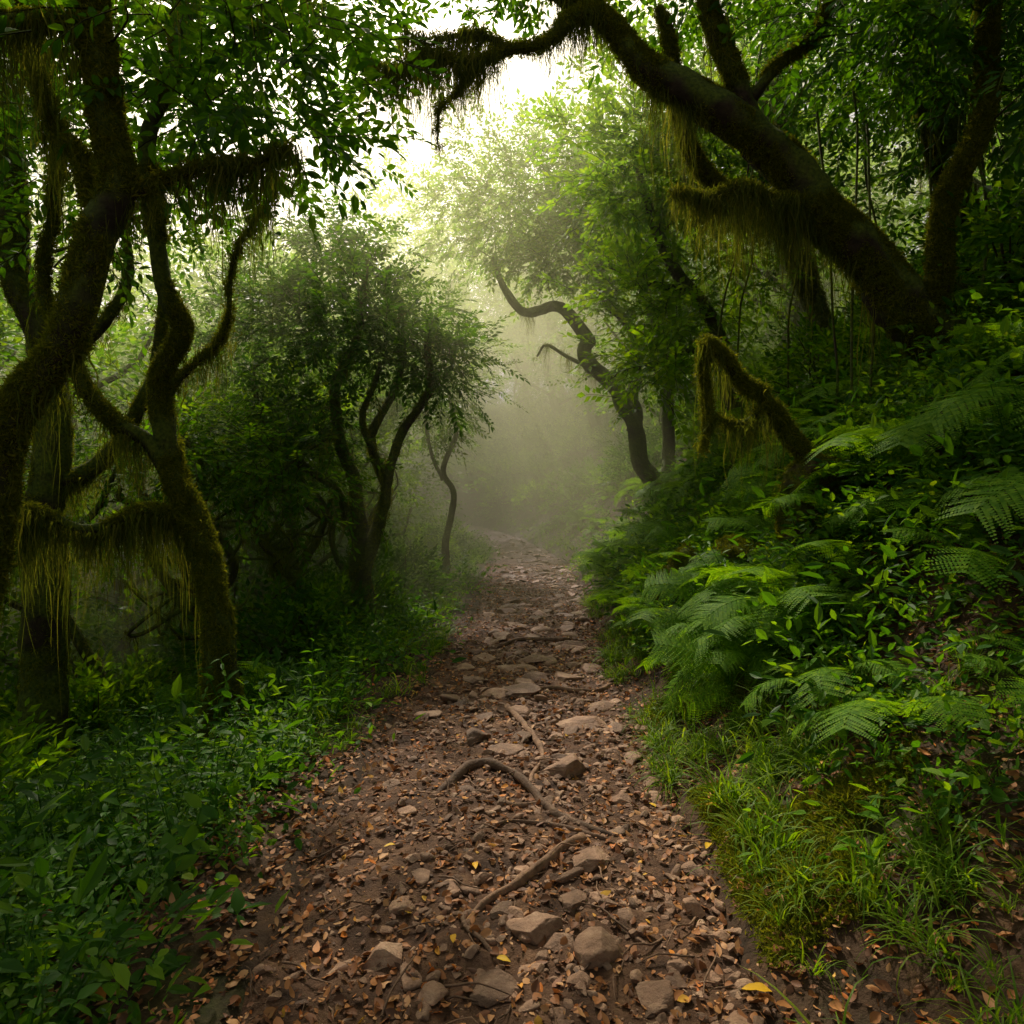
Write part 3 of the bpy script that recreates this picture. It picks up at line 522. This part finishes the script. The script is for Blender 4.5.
x,y,t_=onpath(1000,1.5,26,-.75,.95,1.3); k=n2(x+5,y,.9,2)+.3*t_+.25>rng.uniform(-.5,.4,len(x)); x,y=x[k],y[k]; s=.025+.14*rng.random(len(x))**2.4*np.clip(y/5,.5,1.2)
scatter('embedded_stones',C_flat,np.column_stack([x,y,pathz(x,y)-s*.06]),rz(len(x),.14),s)
x,y,t_=onpath(20000,1.2,16,-1.15,1.15,1.7); k=(np.abs(t_)*.5+n2(x,y,1.8,3)+.4)>rng.uniform(-.3,.6,len(x)); x,y=x[k],y[k]; q1=np.column_stack([x,y,gz(x,y)+.006])
q2=np.concatenate([area(18000,-3,3.4,1.1,4,-.08,1.6),area(5000,-3,3.4,4,7,-.1,1.5)]); q2[:,2]=tz(q2[:,0],q2[:,1])+.012; q2=q2[np.abs(q2[:,0]-pc(q2[:,1]))-pw(q2[:,1])>.06]
q=np.concatenate([q1,q2]); d=rz(len(q),.4)
scatter('leaf_litter',C_dead,q,d,.012+.042*rng.random(len(q))**1.8,None,True)
x,y,t_=onpath(420,1.3,8); scatter('twigs',C_twig,np.column_stack([x,y,pathz(x,y)+.006]),rz(len(x),.05),rng.uniform(.3,1.2,len(x)))
lv=leafhi(.24,.15,.1,7,.02)
for (x,y,s) in((.78,2.02,.09),(-.15,2.75,.05),(.85,2.9,.06),(-.05,2.2,.05),(.95,3.1,.07),(-.5,2.9,.05),(.7,3.3,.05),(-.2,2.3,.045)):
    a=Acc(); a.add(lv[0]*s,lv[1]); o=obj('yellow_leaf',a.mesh('yleaf',[M_yel])); o.location=(x,y,float(gz(x,y))+.025); o.rotation_euler=(.05,.1,rng.uniform(0,6))
# ---------------------------------------------------------------- mist
m,nt,out=newmat('mist'); v=nt.nodes.new('ShaderNodeVolumeScatter'); v.inputs['Density'].default_value=.036; v.inputs['Anisotropy'].default_value=.55; v.inputs['Color'].default_value=(.98,1,.55,1); nt.links.new(v.outputs[0],out.inputs['Volume'])
a=Acc(); x0,x1,y0,y1,z0,z1=-20,20,7.,54,-4,9.5
a.add([[x0,y0,z0],[x1,y0,z0],[x1,y1,z0],[x0,y1,z0],[x0,y0,z1],[x1,y0,z1],[x1,y1,z1],[x0,y1,z1]],[[0,3,2,1],[4,5,6,7],[0,1,5,4],[1,2,6,5],[2,3,7,6],[3,0,4,7]])
obj('mist',a.mesh('mist',[m],False))
# ---------------------------------------------------------------- light
EL,AZ=math.radians(49),math.radians(-18)
S=Vector((math.sin(AZ)*math.cos(EL),math.cos(AZ)*math.cos(EL),math.sin(EL)))
l=bpy.data.lights.new('sun','SUN'); l.energy=5; l.angle=math.radians(1.5); l.color=(1,.89,.64); o=bpy.data.objects.new('sun',l); scene.collection.objects.link(o); o.rotation_euler=S.to_track_quat('Z','Y').to_euler()
w=bpy.data.worlds.new('World'); scene.world=w; w.use_nodes=True; nt=w.node_tree; bg=nt.nodes['Background']; sk=nt.nodes.new('ShaderNodeTexSky'); sk.sky_type='NISHITA'; sk.sun_disc=False; sk.sun_elevation=EL; sk.sun_rotation=AZ; sk.dust_density=6; sk.ozone_density=.5
hs=nt.nodes.new('ShaderNodeHueSaturation'); hs.inputs['Saturation'].default_value=.5; nt.links.new(sk.outputs[0],hs.inputs['Color'])
mx=nt.nodes.new('ShaderNodeMixRGB'); mx.blend_type='MULTIPLY'; mx.inputs[0].default_value=1; mx.inputs[2].default_value=(1,.95,.74,1); nt.links.new(hs.outputs[0],mx.inputs[1]); nt.links.new(mx.outputs[0],bg.inputs[0]); bg.inputs[1].default_value=.15
cam=bpy.data.cameras.new('camera'); cam.lens=24; cam.sensor_width=36; cam.clip_end=600; cam.clip_start=.02
o=bpy.data.objects.new('camera',cam); scene.collection.objects.link(o); o.location=(0,0,1.5); o.rotation_euler=(math.radians(89),0,0); scene.camera=o
scene.view_settings.view_transform='Standard'; scene.view_settings.look='None'; scene.view_settings.exposure=0
